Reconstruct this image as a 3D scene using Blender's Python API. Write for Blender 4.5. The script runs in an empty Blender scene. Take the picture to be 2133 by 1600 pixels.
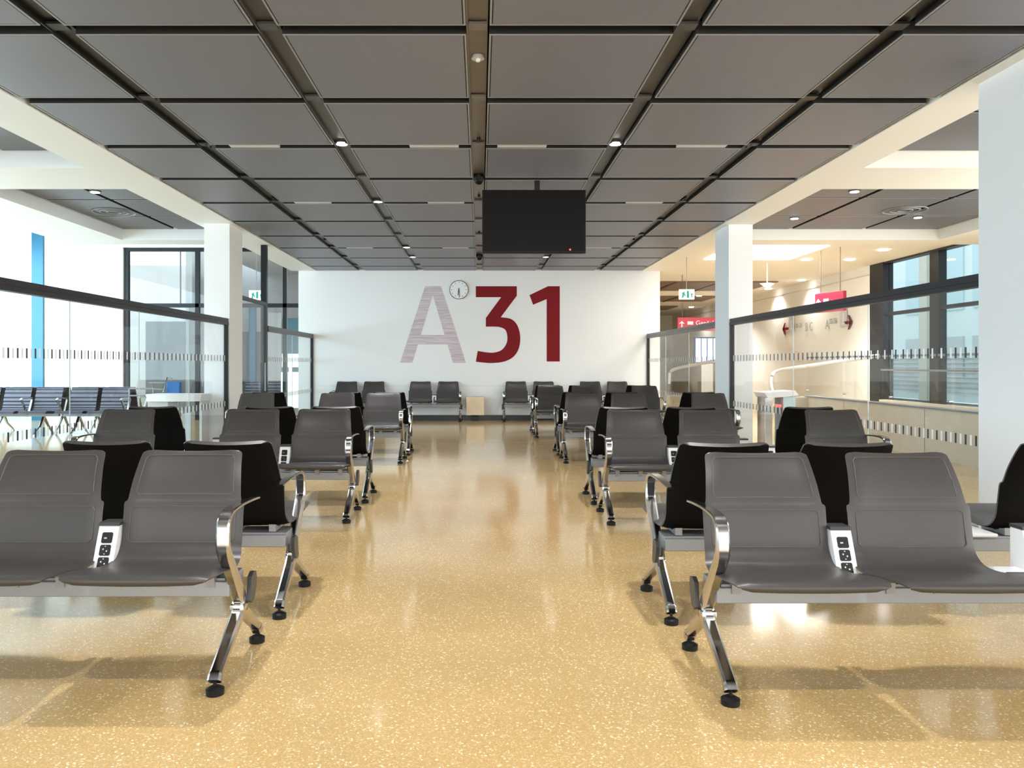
import bpy, bmesh, math, random
from mathutils import Vector, Matrix
random.seed(4)
C = bpy.context.scene.collection
scene = bpy.context.scene
# ---------------------------------------------------------------- camera
F = 1640.0; VX, VY, H = 1000.0, 759.0, 1.27
cd = bpy.data.cameras.new('camera'); cam = bpy.data.objects.new('camera', cd); C.objects.link(cam)
cam.location = (0, 0, H); cam.rotation_euler = (math.pi/2, 0, 0)
cd.sensor_fit = 'HORIZONTAL'; cd.sensor_width = 36; cd.lens = F/2133*36
cd.shift_x = (1066.5-VX)/2133; cd.shift_y = -(800-VY)/2133
cd.clip_start = .05; cd.clip_end = 400
scene.camera = cam
def P(px, py, Y):                       # photo pixel at depth Y -> point
    return Vector(((px-VX)*Y/F, Y, H-(py-VY)*Y/F))
# ---------------------------------------------------------------- world, lights, exposure
scene.view_settings.view_transform = 'Standard'
scene.view_settings.look = 'None'; scene.view_settings.gamma = 1
scene.view_settings.exposure = 0.56
w = bpy.data.worlds.new('sky'); scene.world = w; w.use_nodes = True
wn = w.node_tree; wn.nodes.clear()
bg = wn.nodes.new('ShaderNodeBackground'); wo = wn.nodes.new('ShaderNodeOutputWorld')
tc = wn.nodes.new('ShaderNodeTexCoord'); sp = wn.nodes.new('ShaderNodeSeparateXYZ'); cr = wn.nodes.new('ShaderNodeValToRGB')
wn.links.new(tc.outputs['Generated'], sp.inputs[0]); wn.links.new(sp.outputs['Z'], cr.inputs[0])
cr.color_ramp.elements[0].color = (.84, .93, .97, 1); cr.color_ramp.elements[1].color = (.62, .84, .97, 1)
wn.links.new(cr.outputs[0], bg.inputs[0]); wn.links.new(bg.outputs[0], wo.inputs[0])
bg.inputs[1].default_value = 1.15
def area(name, loc, rot, sx, sy, power, col):
    l = bpy.data.lights.new(name, 'AREA'); l.shape = 'RECTANGLE'; l.size = sx; l.size_y = sy
    l.energy = power; l.color = col
    o = bpy.data.objects.new(name, l); C.objects.link(o); o.location = loc; o.rotation_euler = rot
    return o
R = math.radians
area('fill_lamp_left', (-10.9, 9, 2.2), (0, R(-90), 0), 3.6, 17, 950, (.60, .84, 1))  # unseen fill lamp added, standing in for daylight from the left
area('fill_lamp_right', (8.7, 3, 1.8), (0, R(90), 0), 3.2, 17, 650, (1, .96, .90))  # unseen fill lamp added just inside the right glazing
area('fill_lamp_rear', (0, -6.5, 2.0), (R(90), 0, 0), 12, 3.2, 380, (1, .95, .88))  # unseen warm fill lamp added behind the camera
# ---------------------------------------------------------------- materials
def mat(name, col, rough=.5, metal=0, spec=.5, coat=0, noise=0, nscale=20, bump=0):
    m = bpy.data.materials.new(name); m.use_nodes = True
    nt = m.node_tree; b = nt.nodes['Principled BSDF']
    b.inputs['Base Color'].default_value = (*col, 1); b.inputs['Roughness'].default_value = rough
    b.inputs['Metallic'].default_value = metal; b.inputs['Specular IOR Level'].default_value = spec
    b.inputs['Coat Weight'].default_value = coat
    if noise or bump:
        t = nt.nodes.new('ShaderNodeTexCoord'); n = nt.nodes.new('ShaderNodeTexNoise')
        n.inputs['Scale'].default_value = nscale; nt.links.new(t.outputs['Object'], n.inputs['Vector'])
        if noise:
            r = nt.nodes.new('ShaderNodeValToRGB')
            r.color_ramp.elements[0].position = .3; r.color_ramp.elements[1].position = .7
            r.color_ramp.elements[0].color = (*[c*(1-noise) for c in col], 1)
            r.color_ramp.elements[1].color = (*[min(1, c*(1+noise)) for c in col], 1)
            nt.links.new(n.outputs[0], r.inputs[0]); nt.links.new(r.outputs[0], b.inputs['Base Color'])
        if bump:
            bp = nt.nodes.new('ShaderNodeBump'); bp.inputs['Strength'].default_value = bump
            bp.inputs['Distance'].default_value = .002
            nt.links.new(n.outputs[0], bp.inputs['Height']); nt.links.new(bp.outputs[0], b.inputs['Normal'])
    return m
def emis(name, col, s):
    m = bpy.data.materials.new(name); m.use_nodes = True; b = m.node_tree.nodes['Principled BSDF']
    b.inputs['Base Color'].default_value = (*col, 1)
    b.inputs['Emission Color'].default_value = (*col, 1); b.inputs['Emission Strength'].default_value = s
    return m
def glass(name, tint, ior=1.45, extra=0.0):
    m = bpy.data.materials.new(name); m.use_nodes = True; nt = m.node_tree; nt.nodes.clear()
    o = nt.nodes.new('ShaderNodeOutputMaterial'); mx = nt.nodes.new('ShaderNodeMixShader')
    t = nt.nodes.new('ShaderNodeBsdfTransparent'); g = nt.nodes.new('ShaderNodeBsdfGlossy'); f = nt.nodes.new('ShaderNodeLayerWeight')
    t.inputs[0].default_value = (*tint, 1); g.inputs['Roughness'].default_value = .01
    f.inputs['Blend'].default_value = .5
    pw = nt.nodes.new('ShaderNodeMath'); pw.operation = 'POWER'; pw.inputs[1].default_value = 5
    ma = nt.nodes.new('ShaderNodeMath'); ma.operation = 'MULTIPLY_ADD'; ma.inputs[1].default_value = .55; ma.inputs[2].default_value = .025
    nt.links.new(f.outputs['Facing'], pw.inputs[0]); nt.links.new(pw.outputs[0], ma.inputs[0]); nt.links.new(ma.outputs[0], mx.inputs[0])
    nt.links.new(t.outputs[0], mx.inputs[1]); nt.links.new(g.outputs[0], mx.inputs[2])
    nt.links.new(mx.outputs[0], o.inputs[0])
    return m
def terrazzo():
    m = bpy.data.materials.new('terrazzo'); m.use_nodes = True; nt = m.node_tree; b = nt.nodes['Principled BSDF']
    t = nt.nodes.new('ShaderNodeTexCoord')
    def vor(scale, pos, colA, colB, prev):
        v = nt.nodes.new('ShaderNodeTexVoronoi'); v.inputs['Scale'].default_value = scale
        nt.links.new(t.outputs['Object'], v.inputs['Vector'])
        s = nt.nodes.new('ShaderNodeSeparateColor'); nt.links.new(v.outputs['Color'], s.inputs[0])
        g = nt.nodes.new('ShaderNodeMath'); g.operation = 'GREATER_THAN'; g.inputs[1].default_value = pos
        nt.links.new(s.outputs[0], g.inputs[0])
        x = nt.nodes.new('ShaderNodeMix'); x.data_type = 'RGBA'
        nt.links.new(g.outputs[0], x.inputs[0])
        if prev is None: x.inputs[6].default_value = (*colA, 1)
        else: nt.links.new(prev, x.inputs[6])
        x.inputs[7].default_value = (*colB, 1)
        return x.outputs[2]
    n = nt.nodes.new('ShaderNodeTexNoise'); n.inputs['Scale'].default_value = 1.3; nt.links.new(t.outputs['Object'], n.inputs['Vector'])
    a = vor(330, .6, (.57, .385, .165), (.50, .33, .13), None)
    a = vor(210, .84, None, (.66, .47, .23), a)
    a = vor(150, .95, None, (.82, .68, .43), a)
    mm = nt.nodes.new('ShaderNodeMix'); mm.data_type = 'RGBA'; mm.blend_type = 'MULTIPLY'
    r = nt.nodes.new('ShaderNodeMapRange'); r.inputs[1].default_value = .3; r.inputs[2].default_value = .7; r.inputs[3].default_value = .9; r.inputs[4].default_value = 1.05
    nt.links.new(n.outputs[0], r.inputs[0]); mm.inputs[0].default_value = 1
    nt.links.new(a, mm.inputs[6]); nt.links.new(r.outputs[0], mm.inputs[7])
    nt.links.new(mm.outputs[2], b.inputs['Base Color'])
    b.inputs['Roughness'].default_value = .11; b.inputs['Specular IOR Level'].default_value = .75
    return m
def striped_pink():
    m = bpy.data.materials.new('striped_pale_lettering'); m.use_nodes = True; nt = m.node_tree; b = nt.nodes['Principled BSDF']
    t = nt.nodes.new('ShaderNodeTexCoord'); mp = nt.nodes.new('ShaderNodeMapping'); mp.inputs['Scale'].default_value = (1.2, 1, 22)
    n = nt.nodes.new('ShaderNodeTexNoise'); n.inputs['Scale'].default_value = 1.5; n.inputs['Detail'].default_value = 3
    r = nt.nodes.new('ShaderNodeValToRGB'); r.color_ramp.elements[0].position = .42; r.color_ramp.elements[1].position = .6
    r.color_ramp.elements[0].color = (.48, .42, .46, 1); r.color_ramp.elements[1].color = (.66, .56, .60, 1)
    nt.links.new(t.outputs['Object'], mp.inputs[0]); nt.links.new(mp.outputs[0], n.inputs['Vector'])
    nt.links.new(n.outputs[0], r.inputs[0]); nt.links.new(r.outputs[0], b.inputs['Base Color']); b.inputs['Roughness'].default_value = .6
    return m
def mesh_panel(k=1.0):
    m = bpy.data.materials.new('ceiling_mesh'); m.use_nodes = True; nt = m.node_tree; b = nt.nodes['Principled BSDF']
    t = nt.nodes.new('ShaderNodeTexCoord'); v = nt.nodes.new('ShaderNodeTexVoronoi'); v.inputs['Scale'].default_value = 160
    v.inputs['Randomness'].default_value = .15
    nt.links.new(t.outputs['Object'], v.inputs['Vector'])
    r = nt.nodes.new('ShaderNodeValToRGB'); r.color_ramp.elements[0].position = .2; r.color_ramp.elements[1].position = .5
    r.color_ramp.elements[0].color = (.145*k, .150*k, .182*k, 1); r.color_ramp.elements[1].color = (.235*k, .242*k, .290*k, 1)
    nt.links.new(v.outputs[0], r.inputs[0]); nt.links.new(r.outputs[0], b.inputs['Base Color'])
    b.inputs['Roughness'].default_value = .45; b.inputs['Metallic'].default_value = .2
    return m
M = dict(
 floor=terrazzo(), white=mat('white_paint', (.80, .81, .81), .6), cream=mat('cream_paint', (.87, .86, .81), .6),
 beige=mat('beige_stone', (.66, .60, .50), .35, noise=.04, nscale=5), panel=mesh_panel(), shaded_bay_panel=mesh_panel(.62),  # side bays get a darker copy of the mesh, shade put into its colour
 panel_edge=mat('panel_edge', (.012, .012, .012), .6), panel_rim=mat('panel_rim', (.34, .34, .345), .4, .3), black=mat('black_metal', (.008, .009, .010), .35, 0, .3),
 void=mat('plenum_black', (.008, .008, .008), .9), channel=mat('channel_grey', (.085, .084, .088), .35, .3),
 channel_warm=mat('centre_channel', (.19, .17, .155), .35, .3), channel_dark=mat('channel_dark', (.012, .012, .012), .4),
 leather=mat('grey_leatherette', (.046, .040, .037), .38, noise=.06, nscale=300, bump=.15), seat_black=mat('black_shell', (.0025, .0025, .0028), .55, spec=.12),
 seam=mat('seam', (.085, .08, .075), .5), alu=mat('brushed_aluminium', (.27, .28, .295), .38, .3), chrome=mat('polished_aluminium', (.54, .53, .52), .15, 1),
 bracket=mat('bracket_grey', (.30, .30, .31), .4, .4), rubber=mat('rubber', (.005, .005, .005), .5, spec=.3), socket=mat('socket_black', (.010, .008, .008), .25),
 unit=mat('white_plastic', (.80, .80, .80), .4), pin=mat('contact', (.8, .8, .8), .2, 1), cap=mat('grey_cap', (.035, .035, .036), .4),
 glass=glass('clear_glass', (.972, .982, .98)), wglass=glass('blue_tinted_glass', (.93, .975, .985)), outglass=mat('outside_window', (.60, .78, .84), .3), seamglass=mat('glass_edge', (.50, .58, .58), .3),
 rail=mat('dark_rail', (.016, .017, .021), .35, .1, .35), dash_dark=mat('dash_dark', (.05, .05, .06), .5), dash_white=mat('dash_white', (.85, .86, .86), .5),
 red=mat('red_lettering', (.20, .006, .011), .6, spec=.2), pale=striped_pink(), base=mat('baseboard_black', (.012, .012, .012), .35),
 brass=mat('champagne_metal', (.50, .41, .29), .35, .6, noise=.1, nscale=3), screen=mat('dark_screen', (.006, .005, .005), .35, spec=.12), bezel=mat('bezel', (.006, .006, .006), .4, spec=.2),
 lamp=emis('lamp_white', (1, .96, .98), 14), led=emis('red_led', (1, .05, .05), 3), sky=emis('light_ceiling', (1, .99, .95), 10),
 blueframe=mat('blue_frame', (.035, .17, .28), .35, .2), ribbed=mat('ribbed_purple', (.15, .15, .19), .4), groove=mat('ribbed_groove', (.022, .016, .024), .5), signred=mat('sign_red', (.50, .02, .06), .4),
 signwhite=emis('sign_white', (.92, .97, .95), .5), green=mat('sign_green', (.02, .35, .25), .5), board=emis('board_glow', (.75, .86, 1), .9), boardbar=mat('board_blue', (.03, .10, .30), .3),
 bag=mat('blue_bag', (.03, .16, .45), .6), brown=mat('brown_ceiling', (.17, .115, .085), .5), grey=mat('mid_grey', (.23, .24, .25), .5), lightgrey=mat('light_grey', (.62, .63, .64), .5),
 face=mat('clock_face', (.82, .84, .86), .5), facade=mat('facade_blue', (.55, .72, .77), .6), facade_out=mat('facade_pale', (.85, .92, .93), .7), teal=mat('teal_panel', (.09, .22, .28), .4), ltext=mat('grey_lettering', (.42, .43, .43), .5), outgrey=mat('outside_paving', (.5, .52, .53), .8),
)
# ---------------------------------------------------------------- helpers
def tag(o, label=None, cat=None, group=None, kind=None):
    if label: o['label'] = label
    if cat: o['category'] = cat
    if group: o['group'] = group
    if kind: o['kind'] = kind
    return o
def obj(name, bm, mats, parent=None, smooth=False, loc=None):
    me = bpy.data.meshes.new(name); bmesh.ops.recalc_face_normals(bm, faces=bm.faces); bm.to_mesh(me); bm.free()
    if not isinstance(mats, (list, tuple)): mats = [mats]
    for m in mats: me.materials.append(m)
    if smooth:
        for p in me.polygons: p.use_smooth = True
        me.set_sharp_from_angle(angle=R(38))
    o = bpy.data.objects.new(name, me); C.objects.link(o)
    if parent: o.parent = parent
    if loc: o.location = loc
    return o
def empty(name, loc, rz=0):
    o = bpy.data.objects.new(name, None); C.objects.link(o); o.location = loc; o.rotation_euler = (0, 0, rz)
    o.empty_display_size = .1
    return o
def bx(bm, x0, x1, y0, y1, z0, z1, mi=0, bev=0):
    vs = [bm.verts.new((x, y, z)) for x in (x0, x1) for y in (y0, y1) for z in (z0, z1)]
    fs = [(0, 1, 3, 2), (4, 6, 7, 5), (0, 4, 5, 1), (2, 3, 7, 6), (0, 2, 6, 4), (1, 5, 7, 3)]
    out = [bm.faces.new([vs[i] for i in f]) for f in fs]
    for f in out: f.material_index = mi
    if bev:
        es = list({e for f in out for e in f.edges})
        r = bmesh.ops.bevel(bm, geom=es, offset=bev, segments=2, affect='EDGES', profile=.5)
        for f in r['faces']: f.material_index = mi
    return out
def box(name, x0, x1, y0, y1, z0, z1, m, parent=None, bev=0):
    bm = bmesh.new(); bx(bm, x0, x1, y0, y1, z0, z1, 0, bev); return obj(name, bm, m, parent)
def struct(name, bm, m, parent=None):
    o = obj(name, bm, m, parent)
    if not parent: o['kind'] = 'structure'
    return o
def sbox(name, *a, **k):
    o = box(name, *a, **k); o['kind'] = 'structure'; return o
def cyl(bm, c, r, h, axis='Z', n=24, mi=0, r2=None):
    mt = Matrix.Translation(c)
    if axis == 'Y': mt = mt @ Matrix.Rotation(R(90), 4, 'X')
    if axis == 'X': mt = mt @ Matrix.Rotation(R(90), 4, 'Y')
    r = bmesh.ops.create_cone(bm, cap_ends=True, segments=n, radius1=r, radius2=r if r2 is None else r2, depth=h, matrix=mt)
    for f in {f for v in r['verts'] for f in v.link_faces}: f.material_index = mi
def tube(bm, pts, r, n=8, mi=0, closed=False):
    pts = [Vector(p) for p in pts]; rings = []
    N = len(pts)
    for i, p in enumerate(pts):
        a = pts[i-1] if (i > 0 or closed) else p; b = pts[(i+1) % N] if (i < N-1 or closed) else p
        d = (b-a).normalized(); up = Vector((0, 0, 1)) if abs(d.z) < .9 else Vector((1, 0, 0))
        s = d.cross(up).normalized(); u = s.cross(d)
        rings.append([bm.verts.new(p+s*r*math.cos(2*math.pi*k/n)+u*r*math.sin(2*math.pi*k/n)) for k in range(n)])
    for i in range(N if closed else N-1):
        A, B = rings[i], rings[(i+1) % N]
        for k in range(n): bm.faces.new((A[k], A[(k+1) % n], B[(k+1) % n], B[k])).material_index = mi
    if not closed:
        bm.faces.new(rings[0]).material_index = mi; bm.faces.new(rings[-1]).material_index = mi
def catmull(pts, k=6):
    pts = [tuple(p) for p in pts]; q = [pts[0]]+pts+[pts[-1]]; out = []
    for i in range(1, len(q)-2):
        for j in range(k):
            t = j/k; out.append(tuple(.5*((2*b)+(c-a)*t+(2*a-5*b+4*c-d)*t*t+(-a+3*b-3*c+d)*t**3) for a, b, c, d in zip(q[i-1], q[i], q[i+1], q[i+2])))
    out.append(pts[-1]); return out
def prism(bm, poly, d, plane='XZ', off=0, mi=0):      # polygon extruded by d
    def mk(a, b, t): return {'XZ': (a, t, b), 'YZ': (t, a, b), 'XY': (a, b, t)}[plane]
    A = [bm.verts.new(mk(a, b, off)) for a, b in poly]; B = [bm.verts.new(mk(a, b, off+d)) for a, b in poly]
    fa = bm.faces.new(A); fb = bm.faces.new(B[::-1]); n = len(poly)
    fs = [fa, fb]+[bm.faces.new((A[i], B[i], B[(i+1) % n], A[(i+1) % n])) for i in range(n)]
    for f in fs: f.material_index = mi; f.normal_update()
    bmesh.ops.triangulate(bm, faces=[fa, fb])
def barYZ(bm, pts, cx=0, mi=0):          # pts: (y, z, width_x, thickness); chamfered section swept in the YZ plane
    rings = []
    for i, (y, z, wx, th) in enumerate(pts):
        a = pts[max(i-1, 0)]; b = pts[min(i+1, len(pts)-1)]
        d = Vector((b[0]-a[0], b[1]-a[1])).normalized(); nrm = Vector((-d.y, d.x))
        hw, ht = wx/2, th/2; c = min(hw, ht)*.45
        sec = [(-hw+c, -ht), (hw-c, -ht), (hw, -ht+c), (hw, ht-c), (hw-c, ht), (-hw+c, ht), (-hw, ht-c), (-hw, -ht+c)]
        rings.append([bm.verts.new((cx+s, y+nrm.x*t, z+nrm.y*t)) for s, t in sec])
    for A, B in zip(rings, rings[1:]):
        for k in range(8): bm.faces.new((A[k], A[(k+1) % 8], B[(k+1) % 8], B[k])).material_index = mi
    bm.faces.new(rings[0]); bm.faces.new(rings[-1])
def dup(root, loc, rz, label=None, group=None):
    r = root.copy(); C.objects.link(r); r.location = loc; r.rotation_euler = (0, 0, rz)
    if label: r['label'] = label
    if group: r['group'] = group
    for ch in list(root.children):
        c = ch.copy(); C.objects.link(c); c.parent = r
        for g in list(ch.children):
            d = g.copy(); C.objects.link(d); d.parent = c
    return r
def text(body, size, mirror=False, ext=.002):
    cu = bpy.data.curves.new('lettering', 'FONT'); cu.body = body; cu.size = size; cu.extrude = ext
    cu.align_x = 'LEFT'; o = bpy.data.objects.new('lettering', cu); C.objects.link(o)
    bpy.context.view_layer.update()
    me = bpy.data.meshes.new_from_object(o.evaluated_get(bpy.context.evaluated_depsgraph_get()))
    bpy.data.objects.remove(o)
    bm = bmesh.new(); bm.from_mesh(me); bpy.data.meshes.remove(me)
    return bm
def text_obj(name, body, size, m, M4, parent=None):
    bm = text(body, size); bmesh.ops.transform(bm, matrix=M4, verts=bm.verts); return obj(name, bm, m, parent)
# ================================================================ room
WY = 17.9          # back wall
CZ = 3.40          # main ceiling
PX = 3.78          # partition lines
sbox('floor', -14, 13, -7, 37, -.1, 0, M['floor'])
# back wall + baseboard
sbox('wall_back', -4.13, 4.09, WY, WY+.3, 0, 4.6, M['white'])
o = sbox('baseboard_back', -4.11, 4.07, WY-.02, WY-.001, 0.001, .118, M['base'])
bm = bmesh.new(); bx(bm, -3.7, 3.7, WY-.003, WY-.0005, .778, .786); struct('trim_1', bm, M['lightgrey'])
# ------------- main ceiling
GX = -.015; SP = 1.337; GY = 5.02; RP = 1.345
ceil = sbox('ceiling', -3.72, 3.68, -7, WY, CZ+.16, CZ+.3, M['void'])
xs = [-3.70]+[GX+k*SP for k in (-2, -1, 0, 1, 2)]+[3.665]
ys = [GY+k*RP for k in range(-7, 10)]+[WY]
def panel(x0, x1, y0, y1, z, parent, m=None):
    bm = bmesh.new(); e = .012
    bx(bm, x0, x1, y0, y1, z+.006, z+.09, 1)
    for a, b, c, d in ((x0, x1, y0, y0+.012), (x0, x1, y1-.012, y1), (x0, x0+.012, y0+.012, y1-.012), (x1-.012, x1, y0+.012, y1-.012)):
        bx(bm, a, b, c, d, z, z+.006, 2)
    bx(bm, x0+.020, x1-.020, y0+.020, y1-.020, z+.001, z+.007, 0)
    return obj('ceiling_panel', bm, [m or M['panel'], M['panel_edge'], M['panel_rim']], parent)
for i in range(6):
    x0 = xs[i]+(.075 if i > 0 else .02); x1 = xs[i+1]-(.075 if i < 5 else .02)
    for j in range(len(ys)-1):
        y1 = ys[j+1]-(.07 if j < len(ys)-2 else .02)
        if y1 < 3: continue
        panel(x0, x1, ys[j]+.07, y1, CZ, ceil)
box('ceiling_panel', -3.6, 3.6, -6.9, ys[4]-.05, CZ, CZ+.05, M['panel'], ceil)
for k, x in enumerate(xs[1:-1]):         # long channels
    bm = bmesh.new()
    m = [M['channel_dark'], M['channel'], M['channel_warm'], M['channel'], M['channel_dark']][k]
    bx(bm, x-.064, x+.064, -7, WY-.01, CZ+.045, CZ+.10)
    bx(bm, x-.072, x-.064, -7, WY-.01, CZ+.012, CZ+.10)
    for y in ys[1:-1]: bx(bm, x-.058, x+.058, y-.05, y+.05, CZ+.02, CZ+.036)
    obj('ceiling_channel', bm, m, ceil)
for j, y in enumerate(ys[7:-1]):           # small sprinklers in outer channels
    pass
# slot diffusers
for y, cxs in ((GY+2*RP, (-2.21, -.45, .41, 2.17)), (GY+4*RP, (-2.21, -.45, .41, 2.17)), (GY+7*RP, (-2.21, -.45, .41, 2.17))):
    for x in cxs:
        nm = {(-2.21): 'outer left', (-.45): 'inner left', .41: 'inner right', 2.17: 'outer right'}[x]
        dn = {2: 'row nearest the camera', 4: 'middle row', 7: 'row farthest from the camera'}[round((y-GY)/RP)]
        bm = bmesh.new(); bx(bm, x-.24, x+.24, y-.045, y+.045, CZ+.004, CZ+.05)
        o = obj('slot_diffuser', bm, M['lightgrey']); tag(o, f'pale air slot in dark ceiling, {nm}, {dn}', 'air vent', 'pale air slots in the dark ceiling')
# downlights
def downlight(x, y, z, label, group, watt=30, r=.055):
    e = empty('downlight', (x, y, z)); tag(e, label, 'ceiling light', group)
    bm = bmesh.new(); n = 24
    cyl(bm, (0, 0, .012), r+.02, .03); obj('housing', bm, M['channel'], e, True)
    bm = bmesh.new(); cyl(bm, (0, 0, -.006), r, .008); obj('lens', bm, M['lamp'], e, True)
    l = bpy.data.lights.new('downlight_beam', 'SPOT'); l.energy = watt; l.spot_size = R(120); l.spot_blend = .7; l.shadow_soft_size = .06; l.color = (.97, .97, 1)
    lo = bpy.data.objects.new('downlight_beam', l); C.objects.link(lo); lo.parent = e; lo.location = (0, 0, -.02)
    return e
for sx, side in ((-1, 'left'), (1, 'right')):
    for y, dn in ((7.70, 'nearest bright spot'), (10.43, 'second bright spot from the camera'), (14.5, 'third bright spot from the camera'), (15.8, 'farthest bright spot, above the wall')):
        if sx > 0 and y == 10.43: continue
        downlight(GX+sx*SP, y, CZ+.03, f'added unseen downlight in {side} grey ceiling channel, {dn}', 'downlights in the main ceiling channels', 190 if y < 12 else 60)
for sx in (-1, 1):      # unseen lamps added overhead and behind the camera to brighten the floor
    for y, dn in ((4.0, 'just ahead of the camera'), (1.3, 'overhead'), (-1.4, 'behind the camera')):
        downlight(GX+sx*SP, y, CZ+.03, f'added unseen downlight in {"left" if sx < 0 else "right"} grey ceiling channel, {dn}', 'downlights in the main ceiling channels', 190)
# centre channel devices
e = empty('smoke_detector', P(993, 133, 5.55)[:]); e.location.z = CZ+.03; e.location.x = GX
tag(e, 'round white smoke detector under centre ceiling channel', 'smoke detector')
bm = bmesh.new(); cyl(bm, (0, 0, .003), .045, .02); obj('base', bm, M['lightgrey'], e, True)
bm = bmesh.new(); cyl(bm, (0, 0, -.016), .014, .02, r2=.02); obj('sensor', bm, M['white'], e, True)
for y, dn in ((9.0, 'beside the hanging screen'), (15.55, 'far one near the back wall')):
    e = empty('security_camera', (GX, y, CZ+.035)); tag(e, f'black dome security camera on centre ceiling channel, {dn}', 'security camera', 'dome cameras on the centre channel')
    bm = bmesh.new(); cyl(bm, (0, 0, -.03), .062, .06); obj('housing', bm, M['black'], e, True)
    bm = bmesh.new(); bmesh.ops.create_uvsphere(bm, u_segments=20, v_segments=12, radius=.052, matrix=Matrix.Translation((0, 0, -.06))); obj('dome', bm, M['screen'], e, True)
for x, y, dn in ((GX, 7.55, 'nearest on the centre channel'), (GX, 10.1, 'second on the centre channel'), (GX, 12.9, 'third on the centre channel'),
                 (GX-2*SP, 7.72, 'nearest on the outer left channel'), (GX+2*SP, 7.72, 'nearest on the outer right channel'),
                 (GX-2*SP, 10.2, 'second on the outer left channel'), (GX+2*SP, 10.2, 'second on the outer right channel'),
                 (GX-2*SP, 13.6, 'farthest on the outer left channel'), (GX+2*SP, 13.6, 'farthest on the outer right channel')):
    bm = bmesh.new(); cyl(bm, (x, y, CZ+.028), .012, .03, r2=.018); bx(bm, x-.010, x+.010, y+.04, y+.14, CZ+.025, CZ+.044)
    tag(obj('sprinkler', bm, M['black'], None, True), f'small black sprinkler head, {dn}', 'sprinkler', 'sprinklers under the ceiling channels')
# ------------- white soffits and side bays
sbox('trim_2', -4.29, -3.72, -7, WY-.001, CZ-.005, 4.6, M['white'])
sbox('trim_3', 3.68, 4.15, -7, WY-.001, CZ-.005, 4.6, M['cream'])
# thin light line where soffit meets panels
# left cross beams / outer soffit
for n, (x0, x1, y0, y1, m) in enumerate([(-6.13, -4.29, 8.54, 9.57, 'white'), (-6.13, -4.29, 13.48, 14.0, 'white'), (-7.24, -6.13, -7, 14.0, 'white'),
                          (4.15, 7.86, 8.54, 9.57, 'cream'), (4.15, 7.86, 13.48, 14.0, 'cream'), (7.86, 9.0, -7, 14.0, 'cream')]):
    sbox(f'trim_{n+4}', x0, x1, y0, y1, CZ, 4.6, M[m])
def bay(x0, x1, y0, y1, z, vx, hy, name):
    b = sbox(name, x0, x1, y0, y1, z+.06, z+.12, M['void'])
    X = [x0]+vx+[x1]; Y = [y0]+hy+[y1]
    for i in range(len(X)-1):
        for j in range(len(Y)-1): panel(X[i]+.04, X[i+1]-.04, Y[j]+.03, Y[j+1]-.03, z, b, M['shaded_bay_panel'])
    return b
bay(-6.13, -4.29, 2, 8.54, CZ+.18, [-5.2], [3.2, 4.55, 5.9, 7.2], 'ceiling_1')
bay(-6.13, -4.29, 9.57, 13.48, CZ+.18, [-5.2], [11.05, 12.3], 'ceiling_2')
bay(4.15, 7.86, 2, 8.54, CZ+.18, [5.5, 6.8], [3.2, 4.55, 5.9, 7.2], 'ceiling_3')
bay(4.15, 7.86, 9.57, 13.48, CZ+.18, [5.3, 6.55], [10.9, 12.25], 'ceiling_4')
def disc_vent(px, py, Y, label):
    p = P(px, py, Y); bm = bmesh.new(); 
    z = CZ+.175; x = (px-VX)*((z-H)*F/(VY-py))/F; y = (z-H)*F/(VY-py)
    for r in (.30, .20, .10): 
        tube(bm, [(x+r*math.cos(a*math.pi/16), y+r*math.sin(a*math.pi/16), z) for a in range(32)], .012, 6, 0, True)
    tag(obj('swirl_vent', bm, M['grey'], None, True), label, 'air vent')
disc_vent(238, 442, 0, 'round swirl air vent in left side bay ceiling')
disc_vent(1885, 438, 0, 'round swirl air vent in right side bay ceiling')
for px, py, lab in ((198, 400, 'bright spotlight in the left side bay ceiling'), (1780, 399, 'spotlight in right side bay ceiling, nearest the cross beam'),
                    (1655, 455, 'spotlight in right side bay ceiling, beside the white column'), (1912, 453, 'spotlight in right side bay ceiling, near the outer edge')):
    z = CZ+.17; y = (z-H)*F/(VY-py); downlight((px-VX)*y/F, y, z, lab, 'spotlights in the side bays', 45)
# high ceilings beyond
sbox('ceiling_5', -14, -7.24, -7, 18.2, 4.6, 4.7, M['white'])
sbox('ceiling_6', -7.24, -4.13, 14.0, 27, 4.3, 4.4, M['white'])
c7 = sbox('ceiling_7', 4.09, 8.9, 14.0, 37, 3.5, 3.6, M['cream'])
for y0, y1 in ((21.1, 23.6), (25.6, 27.6), (30, 32)):
    bm = bmesh.new(); bx(bm, 4.3, 8.0 - (y0-21)*.05, y0, y1, 3.47, 3.499); bx(bm, 5.2, 5.26, y0, y1, 3.455, 3.47, 1); bx(bm, 6.4, 6.46, y0, y1, 3.455, 3.47, 1)
    o = obj('ceiling_panel', bm, [M['brown'], M['black']], c7)
for y in (14.0, 19.2, 24.0):
    pass
bm = bmesh.new(); bx(bm, 4.75, 6.55, 14.75, 16.7, 3.485, 3.499)
tag(obj('light_panel', bm, M['sky']), 'large glowing white rectangular light panel in far right ceiling', 'ceiling light')
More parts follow.
